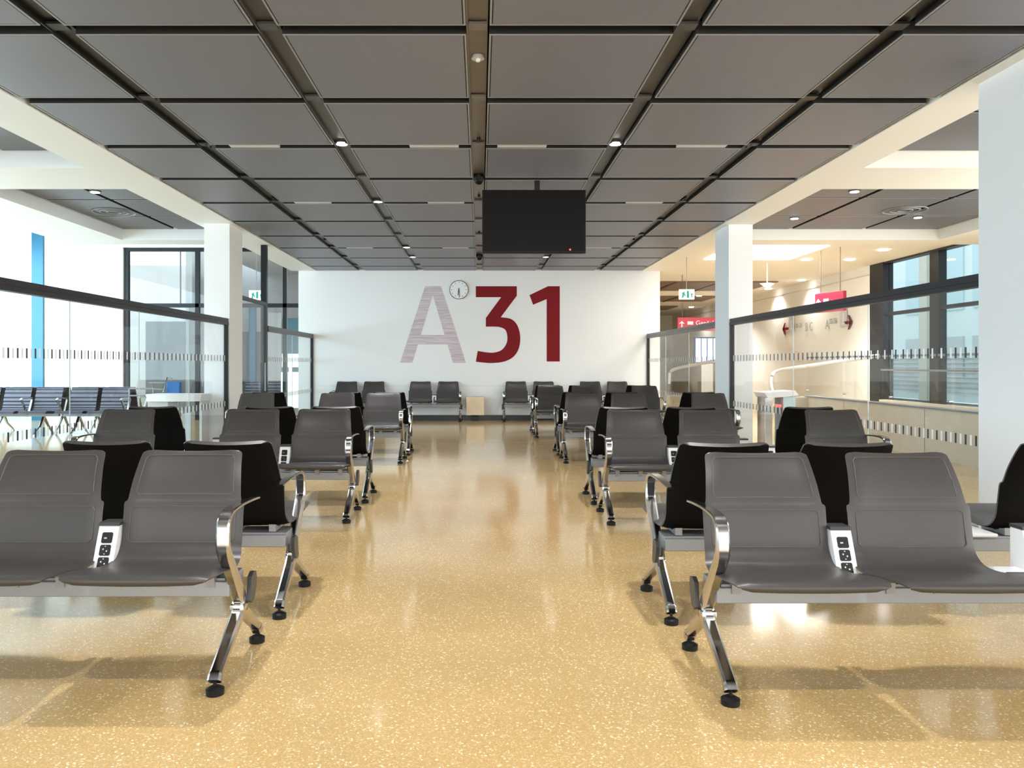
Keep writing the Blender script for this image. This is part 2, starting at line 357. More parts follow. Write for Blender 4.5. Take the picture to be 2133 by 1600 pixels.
for px, py in ((1840, 521), (1770, 541), (1680, 541), (1670, 584), (1600, 602), (1455, 617), (1440, 640)):  # the farthest one is added to brighten the dim end of the hall
    z = 3.49; y = (z-H)*F/(VY-py); x = (px-VX)*y/F
    if x > 8.7: x = 8.6
    w = {1840: 'nearest the tall window', 1770: 'above the hanging red sign', 1680: 'right of the glowing panel', 1670: 'in the middle distance over the walkway', 1600: 'beside the cone pendant', 1455: 'behind the exit sign', 1440: 'added farthest down the right hall'}[px]
    bm = bmesh.new(); cyl(bm, (x, y, z), .09, .02); tag(obj('recessed_light', bm, M['lamp']), f'small round recessed light, {w}', 'ceiling light', 'recessed lights in the right hall ceiling')
    l = bpy.data.lights.new('recessed_beam', 'SPOT'); l.energy = 650 if x < 7.3 else 90; l.spot_size = R(130); l.spot_blend = .7; l.shadow_soft_size = .08; l.color = (1, .96, .90)
    lo = bpy.data.objects.new('recessed_beam', l); C.objects.link(lo); lo.location = (x, y, z-.03)
# ------------- columns
sbox('wall_left', -4.164, -PX, 11.88, 12.52, 0, CZ-.005, M['white'])
sbox('wall_right', PX, 4.145, 11.97, 12.66, 0, CZ-.005, M['white'])
sbox('wall_front_right', PX, 4.145, 5.20, 5.97, 0, CZ-.005, M['white'])
sbox('wall_front_left', -4.164, -PX, 5.20, 5.90, 0, CZ-.005, M['white'])
# ------------- left hall end: wall, window, glazed screen
LY = 17.9
sbox('wall_left_end', -9.91, -8.12, LY, LY+.3, 0, 4.6, M['white'])
sbox('wall_left_top', -8.12, -4.13, LY, LY+.25, 3.93, 4.6, M['white'])
sbox('trim_10', -7.24, -4.29, 16.8, LY, 4.1, 4.3, M['white'])
wn1 = sbox('window_1', -10.17, -9.912, LY-.05, LY+.28, 0, 4.6, M['blueframe'])
box('window_frame', -10.235, -10.175, LY, LY+.1, 0, 4.6, M['white'], wn1)
box('window_glass', -14, -10.235, LY+.05, LY+.07, 0, 4.6, M['wglass'], wn1)
sc = empty('glazed_screen', (0, LY+.1, 0)); tag(sc, 'tall black framed glass screen wall behind the left seating', 'glass wall')
def fr(x0, x1, z0, z1, m='black', nm='frame', d=.05): return box(nm, x0, x1, -d, d, z0, z1, M[m], sc)
fr(-8.11, -8.02, 0, 3.93); fr(-8.02, -4.14, 3.85, 3.92, nm='head_rail'); fr(-6.50, -6.41, 0, 3.85, nm='mullion'); fr(-4.50, -4.41, 0, 3.85, nm='mullion')
fr(-6.86, -6.84, 2.66, 3.85, 'grey', 'mullion', .02); fr(-8.02, -4.14, 2.57, 2.66, nm='transom')
for a, b in ((-8.02, -6.5), (-6.41, -4.5)):
    box('pane', a, b, -.006, .006, .02, 2.57, M['glass'], sc); box('pane', a, b, -.006, .006, 2.66, 3.85, M['glass'], sc)
# room behind the screen
sbox('wall_far_left', -12, -3.5, 26.5, 26.7, 0, 4.6, M['white'])
sbox('wall_inner_left', -8.3, -8.12, 22.2, 26.5, 0, 4.6, M['lightgrey'])
sbox('trim_11', -8.1, -6.9, 21.9, 22.1, 0, 2.95, M['grey'])
sbox('trim_12', -5.4, -5.0, 23.9, 24.1, 0, 2.8, M['blueframe'])
for k_, (x0, x1, z1, m_) in enumerate([(-9.6, -8.3, 2.5, 'grey'), (-8.3, -7.5, 2.75, 'teal'), (-7.5, -6.9, 2.4, 'facade'), (-6.9, -6.2, 2.2, 'grey'), (-6.2, -5.7, 2.75, 'lightgrey'), (-5.7, -5.2, 2.6, 'teal')]):  # grey and teal blocks added to darken the view through the screen
    sbox(f'trim_{20+k_}', x0, x1, 22.6, 22.8, 0, z1, M[m_])
sbox('wall_inner_side', -4.4, -4.2, 20.5, 26.5, 0, 4.6, M['white'])
sbox('trim_30', -6.58, -6.40, 22.4, 22.55, 0, 3.0, M['blueframe'])
sbox('trim_31', -5.2, -4.42, 23.2, 23.3, 2.75, 2.9, M['black'])
for y_, d_ in ((20.0, 'nearer'), (23.8, 'farther')):  # lamps added to brighten the unlit room behind the screen
    downlight(-6.0, y_, 4.28, f'added downlight in the room behind the left glass screen, {d_} one', 'added downlights behind the glass screen', 170)
for x, s in ((-7.5, 'left'), (-6.4, 'right')):
    pass
bm = bmesh.new(); prism(bm, [(-8.0+1.0, 3.15), (-6.0, 3.0), (-6.0, 3.9), (-7.0, 3.9)], .1, 'XZ', 22.6)
bm.free()
# ------------- glass partitions
def partition(x, y0, y1, splits, label, sgn, endpost=True, ztop=1.96, lite=False):
    e = empty('glass_partition', (x, y0, 0)); tag(e, label, 'glass partition', 'glass partitions along the aisle')
    L = y1-y0
    bm = bmesh.new(); bx(bm, -.03, .03, 0, L, ztop-.055, ztop); bx(bm, -.036, .036, 0, L, ztop-.1, ztop-.058); obj('top_rail', bm, M['channel'] if lite else M['rail'], e)
    cuts = [0]+[s-y0 for s in splits]+[L]
    for a, b in zip(cuts, cuts[1:]): box('pane', -.006, .006, a+.004, b-.004, .02, ztop-.1, M['glass'], e)
    for c in cuts[1:-1]: box('joint', -.004, .004, c-.003, c+.003, .02, ztop-.1, M['seamglass'], e)
    box('floor_channel', -.02, .02, 0, L, 0, .03, M['alu'], e)
    if endpost: box('end_post', -.03, .03, L-.035, L, 0, ztop-.1, M['black'], e)
    for z0, z1 in ((.64, .72), (1.32, 1.405)):
        bm = bmesh.new(); y = .06; k = 0
        while y < L-.08:
            bx(bm, -sgn*.0075-.0004, -sgn*.0075+.0004, y, y+.024, z0, z1, k % 2); y += .065; k += 1
        obj('marking_strip', bm, [M['dash_dark'], M['dash_white']], e)
    return e
partition(-PX-.04, 5.90, 11.86, [7.33, 8.82, 10.33], 'long glass partition left of the aisle, near side of the white column', -1)
partition(PX+.04, 5.98, 11.95, [7.75, 9.6], 'long glass partition right of the aisle, ending at the white column', 1)
partition(-PX-.04, 14.1, WY, [16.0], 'short far glass partition on the left, ending at the back wall', -1, lite=True)
partition(PX+.04, 12.67, WY, [14.4, 16.2], 'short far glass partition on the right, ending at the back wall', 1, lite=True)
for s, y in ((-1, 5.905), (1, 5.985)):
    pass
box_ = box('end_post', .0, .0, 0, 0, 0, 0, M['black']); bpy.data.objects.remove(box_)
d = empty('glass_door', (-PX-.04, 12.53, 0)); tag(d, 'glass gate door between left white column and tall black post', 'door')
L = 1.45
bm = bmesh.new(); bx(bm, -.025, .025, 0, L, 2.31, 2.37); bx(bm, -.02, .02, 0, .04, 0, 2.31); bx(bm, -.02, .02, L-.04, L, 0, 2.31); obj('door_frame', bm, M['rail'], d)
box('pane', -.006, .006, .05, L-.05, .02, 2.31, M['glass'], d); box('handle', .03, .05, L-.14, L-.11, .8, 1.3, M['alu'], d)
bm = bmesh.new(); bx(bm, -3.90, -3.80, 14.0, 14.09, 0, CZ-.006)
tag(obj('door_post', bm, M['black']), 'tall black floor to ceiling post beside the glass gate on the left', 'post')
# ------------- exit sign left
def exit_sign(x, y, z, ztop, label, rz=0):
    e = empty('exit_sign', (x, y, z), rz); tag(e, label, 'exit sign', 'green and white exit signs')
    bm = bmesh.new(); bx(bm, -.15, .15, -.02, .02, 0, .2, 0, .004); obj('sign_box', bm, M['signwhite'], e)
    bm = bmesh.new()   # running figure, door, arrow
    for q in ([(-.10, .03), (-.07, .03), (-.055, .09), (-.04, .06), (-.02, .06), (-.04, .12), (-.05, .135), (-.03, .15), (-.045, .16), (-.075, .14), (-.10, .13), (-.085, .10)],
              [(.0, .03), (.045, .03), (.045, .17), (.0, .17)], [(.07, .09), (.10, .13), (.13, .09), (.11, .09), (.11, .04), (.09, .04), (.09, .09)]):
        prism(bm, q, -.003, 'XZ', -.0205)
    obj('pictogram', bm, M['green'], e)
    bm = bmesh.new(); bx(bm, -.006, .006, -.006, .006, .2, ztop-z); obj('rod', bm, M['alu'], e)
    return e
exit_sign(*P(534, 625, 16.4), 4.29, 'white exit sign hanging left behind the glass gate')
exit_sign(*P(1430, 624, 15.6), 3.49, 'white exit sign hanging between right column and back wall')
# ================================================================ lettering on the wall, clock
def zp(x, y): p = P(x/2.539+600, y/2.539+360, WY); return (p.x, p.z)
A_out = [(592, 1005), (725, 600), (808, 600), (940, 1005), (872, 1005), (845, 908), (683, 908), (657, 1005)]
bm = bmesh.new()
prism(bm, [zp(*q) for q in [(592, 1005), (725, 600), (765, 645), (657, 1005)]], -.004, 'XZ', WY-.001)
prism(bm, [zp(*q) for q in [(725, 600), (808, 600), (940, 1005), (872, 1005), (765, 645)]], -.004, 'XZ', WY-.001)
prism(bm, [zp(*q) for q in [(698, 858), (829, 858), (845, 908), (683, 908)]], -.0045, 'XZ', WY-.001)
tag(obj('wall_letter', bm, M['pale']), 'huge pale striped letter A painted on the white back wall', 'lettering')
outer = catmull([(1125, 764), (1178, 773), (1212, 806), (1228, 868), (1220, 930), (1192, 973), (1145, 998), (1085, 1006), (1035, 1004), (993, 999)], 5)
inner = catmull([(1003, 942), (1045, 949), (1088, 951), (1130, 937), (1155, 903), (1160, 868), (1150, 832), (1122, 817), (1090, 814), (1046, 814)], 5)
three = [(993, 600), (1210, 600), (1210, 650)]+outer+inner+[(1046, 768), (1127, 658), (993, 658)]
bm = bmesh.new(); prism(bm, [zp(*q) for q in three], -.004, 'XZ', WY-.001); tag(obj('wall_digit', bm, M['red']), 'huge dark red digit three, next to the pale letter on the wall', 'lettering')
bm = bmesh.new(); prism(bm, [zp(*q) for q in [(1277, 647), (1375, 600), (1437, 600), (1437, 998), (1368, 998), (1368, 668), (1296, 698)]], -.004, 'XZ', WY-.001)
tag(obj('wall_digit', bm, M['red']), 'huge dark red digit one, right of the other red digit on the wall', 'lettering')
ck = empty('wall_clock', P(956, 604, WY-.001)); tag(ck, 'round white wall clock with black rim beside the letter A', 'clock')
bm = bmesh.new(); cyl(bm, (0, -.02, 0), .205, .04, 'Y', 48); obj('dial', bm, M['face'], ck, True)
bm = bmesh.new(); tube(bm, [(.205*math.cos(a*math.pi/32), -.03, .205*math.sin(a*math.pi/32)) for a in range(64)], .011, 8, 0, True); obj('rim', bm, M['black'], ck, True)
for k in range(12):
    bm = bmesh.new(); a = k*math.pi/6; c, s = math.cos(a), math.sin(a)
    q = [(c*.15-s*.004, s*.15+c*.004), (c*.15+s*.004, s*.15-c*.004), (c*.185+s*.004, s*.185-c*.004), (c*.185-s*.004, s*.185+c*.004)]
    prism(bm, q, -.002, 'XZ', -.0402); obj('hour_mark', bm, M['black'], ck)
bm = bmesh.new(); prism(bm, [(-.006, .04), (.006, .04), (.020, -.165), (.010, -.165)], -.003, 'XZ', -.045); obj('minute_hand', bm, M['black'], ck)
bm = bmesh.new(); prism(bm, [(-.008, .03), (.008, .03), (-.010, -.125), (-.024, -.125)], -.003, 'XZ', -.049); obj('hour_hand', bm, M['black'], ck)
# metal box at wall
bb = empty('metal_wall_box', (P(990, 0, WY).x, WY, 0)); tag(bb, 'champagne coloured metal box on the back wall between the two seat rows', 'metal box')
bm = bmesh.new(); bx(bm, -.205, .205, -.16, -.021, .12, .54, 0, .006); obj('body', bm, M['brass'], bb)
bm = bmesh.new(); bx(bm, -.10, .08, -.20, -.03, .001, .10); obj('plinth', bm, M['black'], bb)
# ================================================================ TV
tv = empty('display_screen', (P(1112, 0, 9.1).x, 9.1, CZ)); tag(tv, 'large switched off black flat screen hanging from the ceiling', 'screen')
bm = bmesh.new(); bx(bm, -.597, .597, -.035, .035, 2.55-CZ, 3.28-CZ, 0, .006); obj('casing', bm, M['bezel'], tv)
bm = bmesh.new(); bx(bm, -.585, .585, -.038, -.0355, 2.575-CZ, 3.27-CZ); obj('display', bm, M['screen'], tv)
bm = bmesh.new(); bx(bm, .01, .07, -.03+.04, .03+.04, 3.2-CZ, -.001, 0, .004); bx(bm, -.1, .18, .036, .06, 2.8-CZ, 3.15-CZ); obj('ceiling_mount', bm, M['black'], tv)
bm = bmesh.new(); cyl(bm, (.415, -.04, 2.59-CZ), .010, .006, 'Y', 12); obj('power_light', bm, M['led'], tv)
# ================================================================ benches
PITCH = .615; UNIT = .50; GAP = 1.075
prof = [(-.072, .440, .255), (-.096, .448, .262), (-.103, .462, .270), (-.088, .475, .281), (-.03, .478, .297), (.05, .470, .298), (.14, .454, .291),
        (.23, .440, .282), (.30, .438, .274), (.345, .452, .268), (.378, .492, .262), (.398, .56, .262), (.415, .63, .262), (.427, .668, .262), (.431, .682, .248), (.455, .75, .240), (.49, .82, .231), (.522, .868, .225), (.530, .880, .219), (.536, .887, .205)]
def crv(p, k): return catmull(p, k)
def seat_mesh():
    P2 = catmull(prof, 3); N = len(P2); U = 14; bm = bmesh.new(); th = .022
    F_, B_ = [], []
    for i, (y, z, hw) in enumerate(P2):
        a = P2[max(0, i-1)]; b = P2[min(N-1, i+1)]; d = Vector((b[0]-a[0], b[1]-a[1])).normalized(); n = Vector((d.y, -d.x))  # behind/under
        t = min(1, max(0, (z-.5)/.35)); conc = .018*min(1, max(0, (z-.45)*4)) 
        fr_, br_ = [], []
        for k in range(U+1):
            u = -1+2*k/U; x = u*hw
            cy = -conc*(u*u)                 # sides come forward
            dip = -.006*(1-u*u) if z < .46 else 0
            topd = -.010*(1-u*u)*max(0, (z-.86)/.03) if z > .86 else 0
            edge = .008*(abs(u) > .97)
            fr_.append(bm.verts.new((x, y+cy+n.x*edge, z+dip+topd+n.y*edge)))
            br_.append(bm.verts.new((x*.99, y+cy+n.x*(th-edge), z+dip+topd+n.y*(th-edge))))
        F_.append(fr_); B_.append(br_)
    for i in range(N-1):
        for k in range(U):
            bm.faces.new((F_[i][k], F_[i][k+1], F_[i+1][k+1], F_[i+1][k])).material_index = 0
            bm.faces.new((B_[i][k], B_[i+1][k], B_[i+1][k+1], B_[i][k+1])).material_index = 1
        bm.faces.new((F_[i][0], F_[i+1][0], B_[i+1][0], B_[i][0])); bm.faces.new((F_[i][U], B_[i][U], B_[i+1][U], F_[i+1][U]))
    for i in (0, N-1):
        for k in range(U): bm.faces.new((F_[i][k], B_[i][k], B_[i][k+1], F_[i][k+1]))
    return bm
def surf(u, z):        # point on the front of the backrest at height z
    for (y0, z0, h0), (y1, z1, h1) in zip(prof[9:], prof[10:]):
        if z0 <= z <= z1:
            t = (z-z0)/(z1-z0); y = y0+(y1-y0)*t; hw = h0+(h1-h0)*t
            conc = .018*min(1, max(0, (z-.45)*4)); return (u*hw, y-conc*u*u-.0005, z)
def seam_mesh():
    bm = bmesh.new()
    for z0, z1, ends in ((.700, .862, 1), (.500, .648, 1)):
        pts = []
        c = .10
        for u in [(-.82+1.64*i/12) for i in range(13)]: pts.append(surf(u, z1))
        for z in [z1-.012-(z1-z0-.024)*i/6 for i in range(7)]: pts.append(surf(.87, z))
        for u in [(.82-1.64*i/12) for i in range(13)]: pts.append(surf(u, z0))
        for z in [z0+.012+(z1-z0-.024)*i/6 for i in range(7)]: pts.append(surf(-.87, z))
        tube(bm, pts, .0020, 5, 0, True)
    return bm
seat_me = obj('seat', seat_mesh(), [M['leather'], M['seat_black']], None, True)
seam_me = obj('seam', seam_mesh(), M['seam'])
seat_data, seam_data = seat_me.data, seam_me.data
bpy.data.objects.remove(seat_me); bpy.data.objects.remove(seam_me)
def shared(name, data, parent, x=0):
    o = bpy.data.objects.new(name, data); C.objects.link(o); o.parent = parent; o.location.x = x; return o
def mesh_of(bm, mats, smooth=True):
    o = obj('tmp', bm, mats, None, smooth); d = o.data; bpy.data.objects.remove(o); return d
bm = bmesh.new(); barYZ(bm, [(.325, .262, .052, .085), (.285, .225, .052, .06), (.27, .21, .052, .045), (.012, .075, .048, .034), (.010, .074, .052, .038), (-.008, .052, .052, .038)])
fleg = mesh_of(bm, M['chrome'])
bm = bmesh.new(); barYZ(bm, [(.29, .262, .050, .07), (.36, .205, .048, .05), (.555, .080, .046, .036), (.557, .079, .050, .040), (.574, .054, .050, .040)])
rleg = mesh_of(bm, M['chrome'])
def footm(y):
    bm = bmesh.new(); cyl(bm, (0, y, .012), .034, .022, r2=.035); cyl(bm, (0, y, .028), .033, .010, r2=.018); cyl(bm, (0, y, .045), .007, .03)
    return mesh_of(bm, M['rubber'])
ff, rf = footm(0), footm(.57)
bm = bmesh.new()
arm = [(.320, .262, .050, .062), (.30, .29, .050, .062), (.12, .505, .052, .046), (.098, .535, .053, .040), (.093, .565, .053, .036)]+catmull([(.096, .60, .052, .032), (.104, .635, .052, .028), (.125, .660, .052, .022), (.17, .674, .050, .018), (.30, .678, .046, .013), (.44, .672, .042, .011), (.56, .662, .034, .010)], 4)
barYZ(bm, arm); armd = mesh_of(bm, M['chrome'])
bm = bmesh.new(); bx(bm, -.03, .03, .265, .335, .225, .262, 0, .006); clampd = mesh_of(bm, M['chrome'])
bm = bmesh.new(); prism(bm, [(.33, .262), (.355, .245), (.39, .255), (.415, .30), (.425, .34), (.415, .368), (.38, .375), (.345, .36)], .018, 'YZ', -.009); capd = mesh_of(bm, M['cap'], False)
# power unit: slanted white box with three dark sockets
bm = bmesh.new(); prism(bm, [(.30, .39), (.375, .572), (.45, .572), (.45, .39)], .086, 'YZ', -.043); unitd = mesh_of(bm, M['unit'], False)
bm = bmesh.new(); prism(bm, [(.370, .572), (.375, .586), (.455, .586), (.455, .572)], .088, 'YZ', -.044); ucapd = mesh_of(bm, M['cap'], False)
def sockm(t, usb):
    bm = bmesh.new(); d = Vector((.075, .182)).normalized(); n = Vector((-d.y, d.x)); c = Vector((.30, .39))+d*t
    def q(s, v, o): pt = c+d*v+n*o; return (s, pt.x, pt.y)
    h = .023
    for (hx, hv, o0, o1, mi) in ((h, h, -.001, .003, 0),):
        vs = [q(a*hx, b*hv, o) for o in (o0, o1) for a, b in ((-1, -.8), (-.8, -1), (.8, -1), (1, -.8), (1, .8), (.8, 1), (-.8, 1), (-1, .8))]
        V = [bm.verts.new(v) for v in vs]; bm.faces.new(V[:8]); bm.faces.new(V[8:])
        for k in range(8): bm.faces.new((V[k], V[(k+1) % 8], V[8+(k+1) % 8], V[8+k]))
    spots = [(-.006, -.002, .006, .003)] if usb else [(-.008, .004, .003, .003), (.008, -.004, .003, .003), (0, .016, .0025, .002), (0, -.016, .0025, .002)]
    for s, v, a, b in spots:
        V = [bm.verts.new(q(s+i*a, v+j*b, .0042)) for i, j in ((-1, -1), (1, -1), (1, 1), (-1, 1))]; bm.faces.new(V).material_index = 1
    return mesh_of(bm, [M['socket'], M['pin']], False)
socks = [sockm(.145, True), sockm(.092, False), sockm(.039, False)]
def bench(seats, units, L, s, label, group, table=None, arms=(True, True)):
    """seats/units: offsets from x=0; s=+1 runs to +x, -1 to -x; faces -y; y=0 at the front feet"""
    e = empty('beam_seating_bench', (0, 0, 0)); tag(e, label, 'bench', group)
    a, b = (0, L) if s > 0 else (-L, 0)
    bm = bmesh.new(); bx(bm, a+.01, b-.01, .20, .40, .315, .378, 0, .004); bx(bm, a+.01, b-.01, .215, .385, .378, .388); obj('beam', bm, M['alu'], e)
    for k, x in enumerate((0, L)):
        x *= s
        shared('armrest', armd, e, x)
        l1 = shared('leg', fleg, e, x); shared('foot_pad', ff, l1); l2 = shared('leg', rleg, e, x); shared('foot_pad', rf, l2)
        shared('leg_clamp', clampd, e, x)
        shared('end_cap', capd, e, x+(-.032 if (k == 0) == (s > 0) else .032))
    for x in seats:
        st = shared('seat', seat_data, e, x*s); shared('seam', seam_data, st)
        for dx in (-.19, .0, .19):
            bm = bmesh.new(); prism(bm, [(.10, .425), (.19, .40), (.195, .355), (.215, .355), (.22, .392), (.38, .392), (.38, .43), (.30, .405)], .035, 'YZ', -.0175+dx); obj('seat_bracket', bm, M['bracket'], e, False, (x*s, 0, 0))
    for x in units:
        u = shared('power_unit', unitd, e, x*s); shared('unit_cap', ucapd, u)
        for q in socks: shared('socket', q, u)
    if table is not None:
        bm = bmesh.new(); bx(bm, table*s-.27, table*s+.27, .04, .42, .392, .408, 0, .004); t = obj('side_table', bm, M['unit'], e)
        bm = bmesh.new(); bx(bm, (table-.10)*s-.12, (table-.10)*s+.12, .03, .27, .409, .424, 0, .003); obj('table_pad', bm, M['cap'], t)
    return e
S3 = [.275, .275+PITCH, .275+PITCH+GAP]; U3 = [.275+PITCH/2, .275+PITCH+UNIT]; L3 = S3[2]+.275; T3 = S3[1]+GAP/2
bR = bench(S3, U3, L3, 1, 'x', 'aisle benches', T3)
bL = bench(S3, U3, L3, -1, 'x', 'aisle benches', T3)
rowsR = [(.935, 2.94), (1.035, 6.22), (1.10, 10.08), (.985, 13.65)]
rowsL = [(-1.02, 3.03), (-1.07, 6.30), (-1.02, 10.06)]
ordR = ['nearest row right of the aisle', 'second row right of the aisle', 'third row right of the aisle', 'fourth row right of the aisle']
ordL = ['nearest row left of the aisle', 'second row left of the aisle', 'third row left of the aisle']
first = {1: bR, -1: bL}; used = {1: False, -1: False}
def put(var, loc, rz, label, group):
    if not used[var]:
        used[var] = True; o = first[var]; o.location = loc; o.rotation_euler.z = rz; o['label'] = label; o['group'] = group; return o
    return dup(first[var], loc, rz, label, group)
BB = 1.48
for (x, y), nm in zip(rowsR, ordR):
    put(1, (x, y, 0), 0, f'dark grey bench facing camera, {nm}', 'aisle benches facing the camera')
for (x, y), nm in zip(rowsL, ordL):
    put(-1, (x, y, 0), 0, f'dark grey bench facing camera, {nm}', 'aisle benches facing the camera')
for (x, y), nm in zip(rowsR, ordR):
    put(-1, (x, y+BB, 0), math.pi, f'dark bench facing away, {nm}', 'aisle benches facing away')
for (x, y), nm in zip(rowsL, ordL):
    put(1, (x+.015, y+BB, 0), math.pi, f'dark bench facing away, {nm}', 'aisle benches facing away')
S4 = [.28, .28+PITCH+.01, 1.955, 2.57]; U4 = [.59, 2.26]
wb = bench(S4, U4, 2.84, 1, 'dark four seat bench against back wall, right of the metal box', 'benches along the back wall'); wb.location = (.53, 17.31, 0)
wb2 = bench(S4, U4, 2.84, -1, 'dark four seat bench against back wall, left of the metal box', 'benches along the back wall'); wb2.location = (-.44, 17.31, 0)
# ================================================================ ribbed benches in the left hall
def ribbed_seat():
    pr = catmull([(-.09, .40), (-.10, .42), (-.06, .435), (.1, .425), (.28, .41), (.36, .44), (.40, .52), (.43, .65), (.48, .80), (.50, .85)], 6)
    bm = bmesh.new(); N = len(pr); A = []
    for i, (y, z) in enumerate(pr):
        a = pr[max(0, i-1)]; b = pr[min(N-1, i+1)]; d = Vector((b[0]-a[0], b[1]-a[1])).normalized(); n = Vector((d.y, -d.x))
        bump = .012*abs(math.sin(i*math.pi/3))
        A.append([bm.verts.new((sx*.245, y-n.x*bump, z-n.y*bump)) for sx in (-1, 1)]+[bm.verts.new((sx*.245, y+n.x*.03, z+n.y*.03)) for sx in (1, -1)])
    for p, q in zip(A, A[1:]):
        for k in range(4): bm.faces.new((p[k], p[(k+1) % 4], q[(k+1) % 4], q[k])).material_index = 0 if (k == 0 and A.index(p) % 3) else 1
    bm.faces.new(A[0]); bm.faces.new(A[-1])
    return mesh_of(bm, [M['ribbed'], M['groove']])
rs = ribbed_seat()
def loop_arm():
    bm = bmesh.new(); pts = [(0, .27, .33), (0, .16, .50), (0, .05, .64), (0, .08, .66), (0, .38, .66), (0, .40, .63), (0, .31, .42)]
    barYZ(bm, [(y, z, .04, .022) for _, y, z in pts]); return mesh_of(bm, M['chrome'])
la = loop_arm()
def yleg():
    bm = bmesh.new(); barYZ(bm, [(.27, .33, .05, .05), (.15, .15, .04, .03), (-.03, .03, .035, .025)]); barYZ(bm, [(.27, .33, .05, .05), (.42, .15, .04, .03), (.55, .03, .035, .025)])
    cyl(bm, (0, -.03, .012), .03, .024); cyl(bm, (0, .55, .012), .03, .024); return mesh_of(bm, M['chrome'])
yl = yleg()
def ribbed_bench(x, y, rz, n, label):
    e = empty('ribbed_bench', (x, y, 0), rz); tag(e, label, 'bench', 'ribbed lounge benches in the left hall')
    box('beam', -.28, n*.57-.29, .24, .32, .33, .385, M['alu'], e)
    for k in range(n): shared('seat', rs, e, k*.57)
    for k in range(0, n+1, 2): shared('armrest', la, e, k*.57-.285)
    for x_ in (0.0, (n-1)*.57): shared('leg', yl, e, x_)
    return e
ribbed_bench(-9.02, 13.95, 0, 3, 'ribbed purple grey bench farthest left beyond the glass')
ribbed_bench(-7.24, 13.95, 0, 2, 'ribbed purple grey bench beyond the glass, facing, near the desk')
ribbed_bench(-9.02+1.14, 13.95+1.22, math.pi, 3, 'ribbed bench facing away, back to back with farthest left bench')
ribbed_bench(-7.24+.57, 13.75+1.42, math.pi, 2, 'ribbed bench facing away, back to back with bench near the desk')
ribbed_bench(-6.3, 19.6, 0, 3, 'small dark bench deep behind the black framed glass screen')
# ================================================================ desk, trolley left
dk = empty('gate_desk', (-4.45, 11.55, 0)); tag(dk, 'white gate desk with curved top behind left glass partition', 'desk')
bm = bmesh.new(); bx(bm, -.42, -.12, -.02, .3, 0, .80, 0, .01); obj('cabinet', bm, M['lightgrey'], dk)
bm = bmesh.new(); poly = [(-.42, -.08)]+[(-.42+.8*t, -.08-.07*math.sin(t*math.pi)) for t in [i/10 for i in range(1, 10)]]+[(.38, -.05), (.38, .3), (-.42, .35)]
prism(bm, poly, .035, 'XY', .80); prism(bm, [(q[0]*.98, q[1]) for q in poly], -.07, 'XY', .80); obj('desk_top', bm, M['unit'], dk)
bm = bmesh.new(); bx(bm, .02, .34, .0, .02, .03, .73); obj('glass_front', bm, M['glass'], dk)
bm = bmesh.new(); bx(bm, -.08, .1, .05, .28, .0, .55, 0, .005); obj('metal_bin', bm, M['chrome'], dk)
bm = bmesh.new(); bx(bm, .33, .37, .0, .3, 0, .73, 0, .004); obj('side_panel', bm, M['lightgrey'], dk)
bm = bmesh.new(); bx(bm, -.06, .02, -.03, -.01, .5, .72, 0, .004); obj('card_reader', bm, M['grey'], dk)
tr = empty('luggage_trolley', P(320, 0, 13.2)); tr.location.z = 0; tag(tr, 'light metal luggage trolley with blue panel behind gate desk', 'trolley')
bm = bmesh.new()
for s in (-.22, .22):
    tube(bm, catmull([(s-.35*0, -.4, .15), (s, .35, .12), (s, .45, .25), (s, .52, .75), (s, .48, .93), (s, .35, .95)], 4), .014)
tube(bm, [(-.22, .35, .95), (.22, .35, .95)], .014); tube(bm, [(-.22, -.4, .15), (.22, -.4, .15)], .014)
tube(bm, catmull([(-.45, .1, .3), (-.45, .1, .78), (-.40, .1, .86), (.15, .1, .84)], 4), .014); tube(bm, [(-.45, .1, .74), (.12, .1, .74)], .014)
tube(bm, [(.12, .1, .80), (.19, .1, 1.05), (.27, .1, 1.03)], .012)
obj('frame', bm, M['alu'], tr, True)
bm = bmesh.new(); bx(bm, .15, .38, .15, .25, .74, .97, 0, .015); obj('advert_panel', bm, M['bag'], tr)
bm = bmesh.new()
for s in (-.2, .2): cyl(bm, (s, .38, .06), .06, .03, 'X'); 
cyl(bm, (0, -.35, .05), .05, .03, 'X'); obj('wheels', bm, M['rubber'], tr, True)
# information boards behind the far left partition
for (x0, x1, z0, z1, y, lab) in ((587, 621, 737, 765, 19.5, 'upper white lit poster seen through far left glass'), (585, 621, 775, 850, 19.3, 'lower white poster stand seen through far left glass')):
    a = P(x0, z1, y); b = P(x1, z0, y); bm = bmesh.new(); bx(bm, a.x, b.x, y, y+.05, a.z, b.z, 0, .005); bx(bm, (a.x+b.x)/2-.04, (a.x+b.x)/2+.04, y+.051, y+.08, 0, b.z); tag(obj('poster_board', bm, M['signwhite']), lab, 'poster', 'white posters behind far left glass')
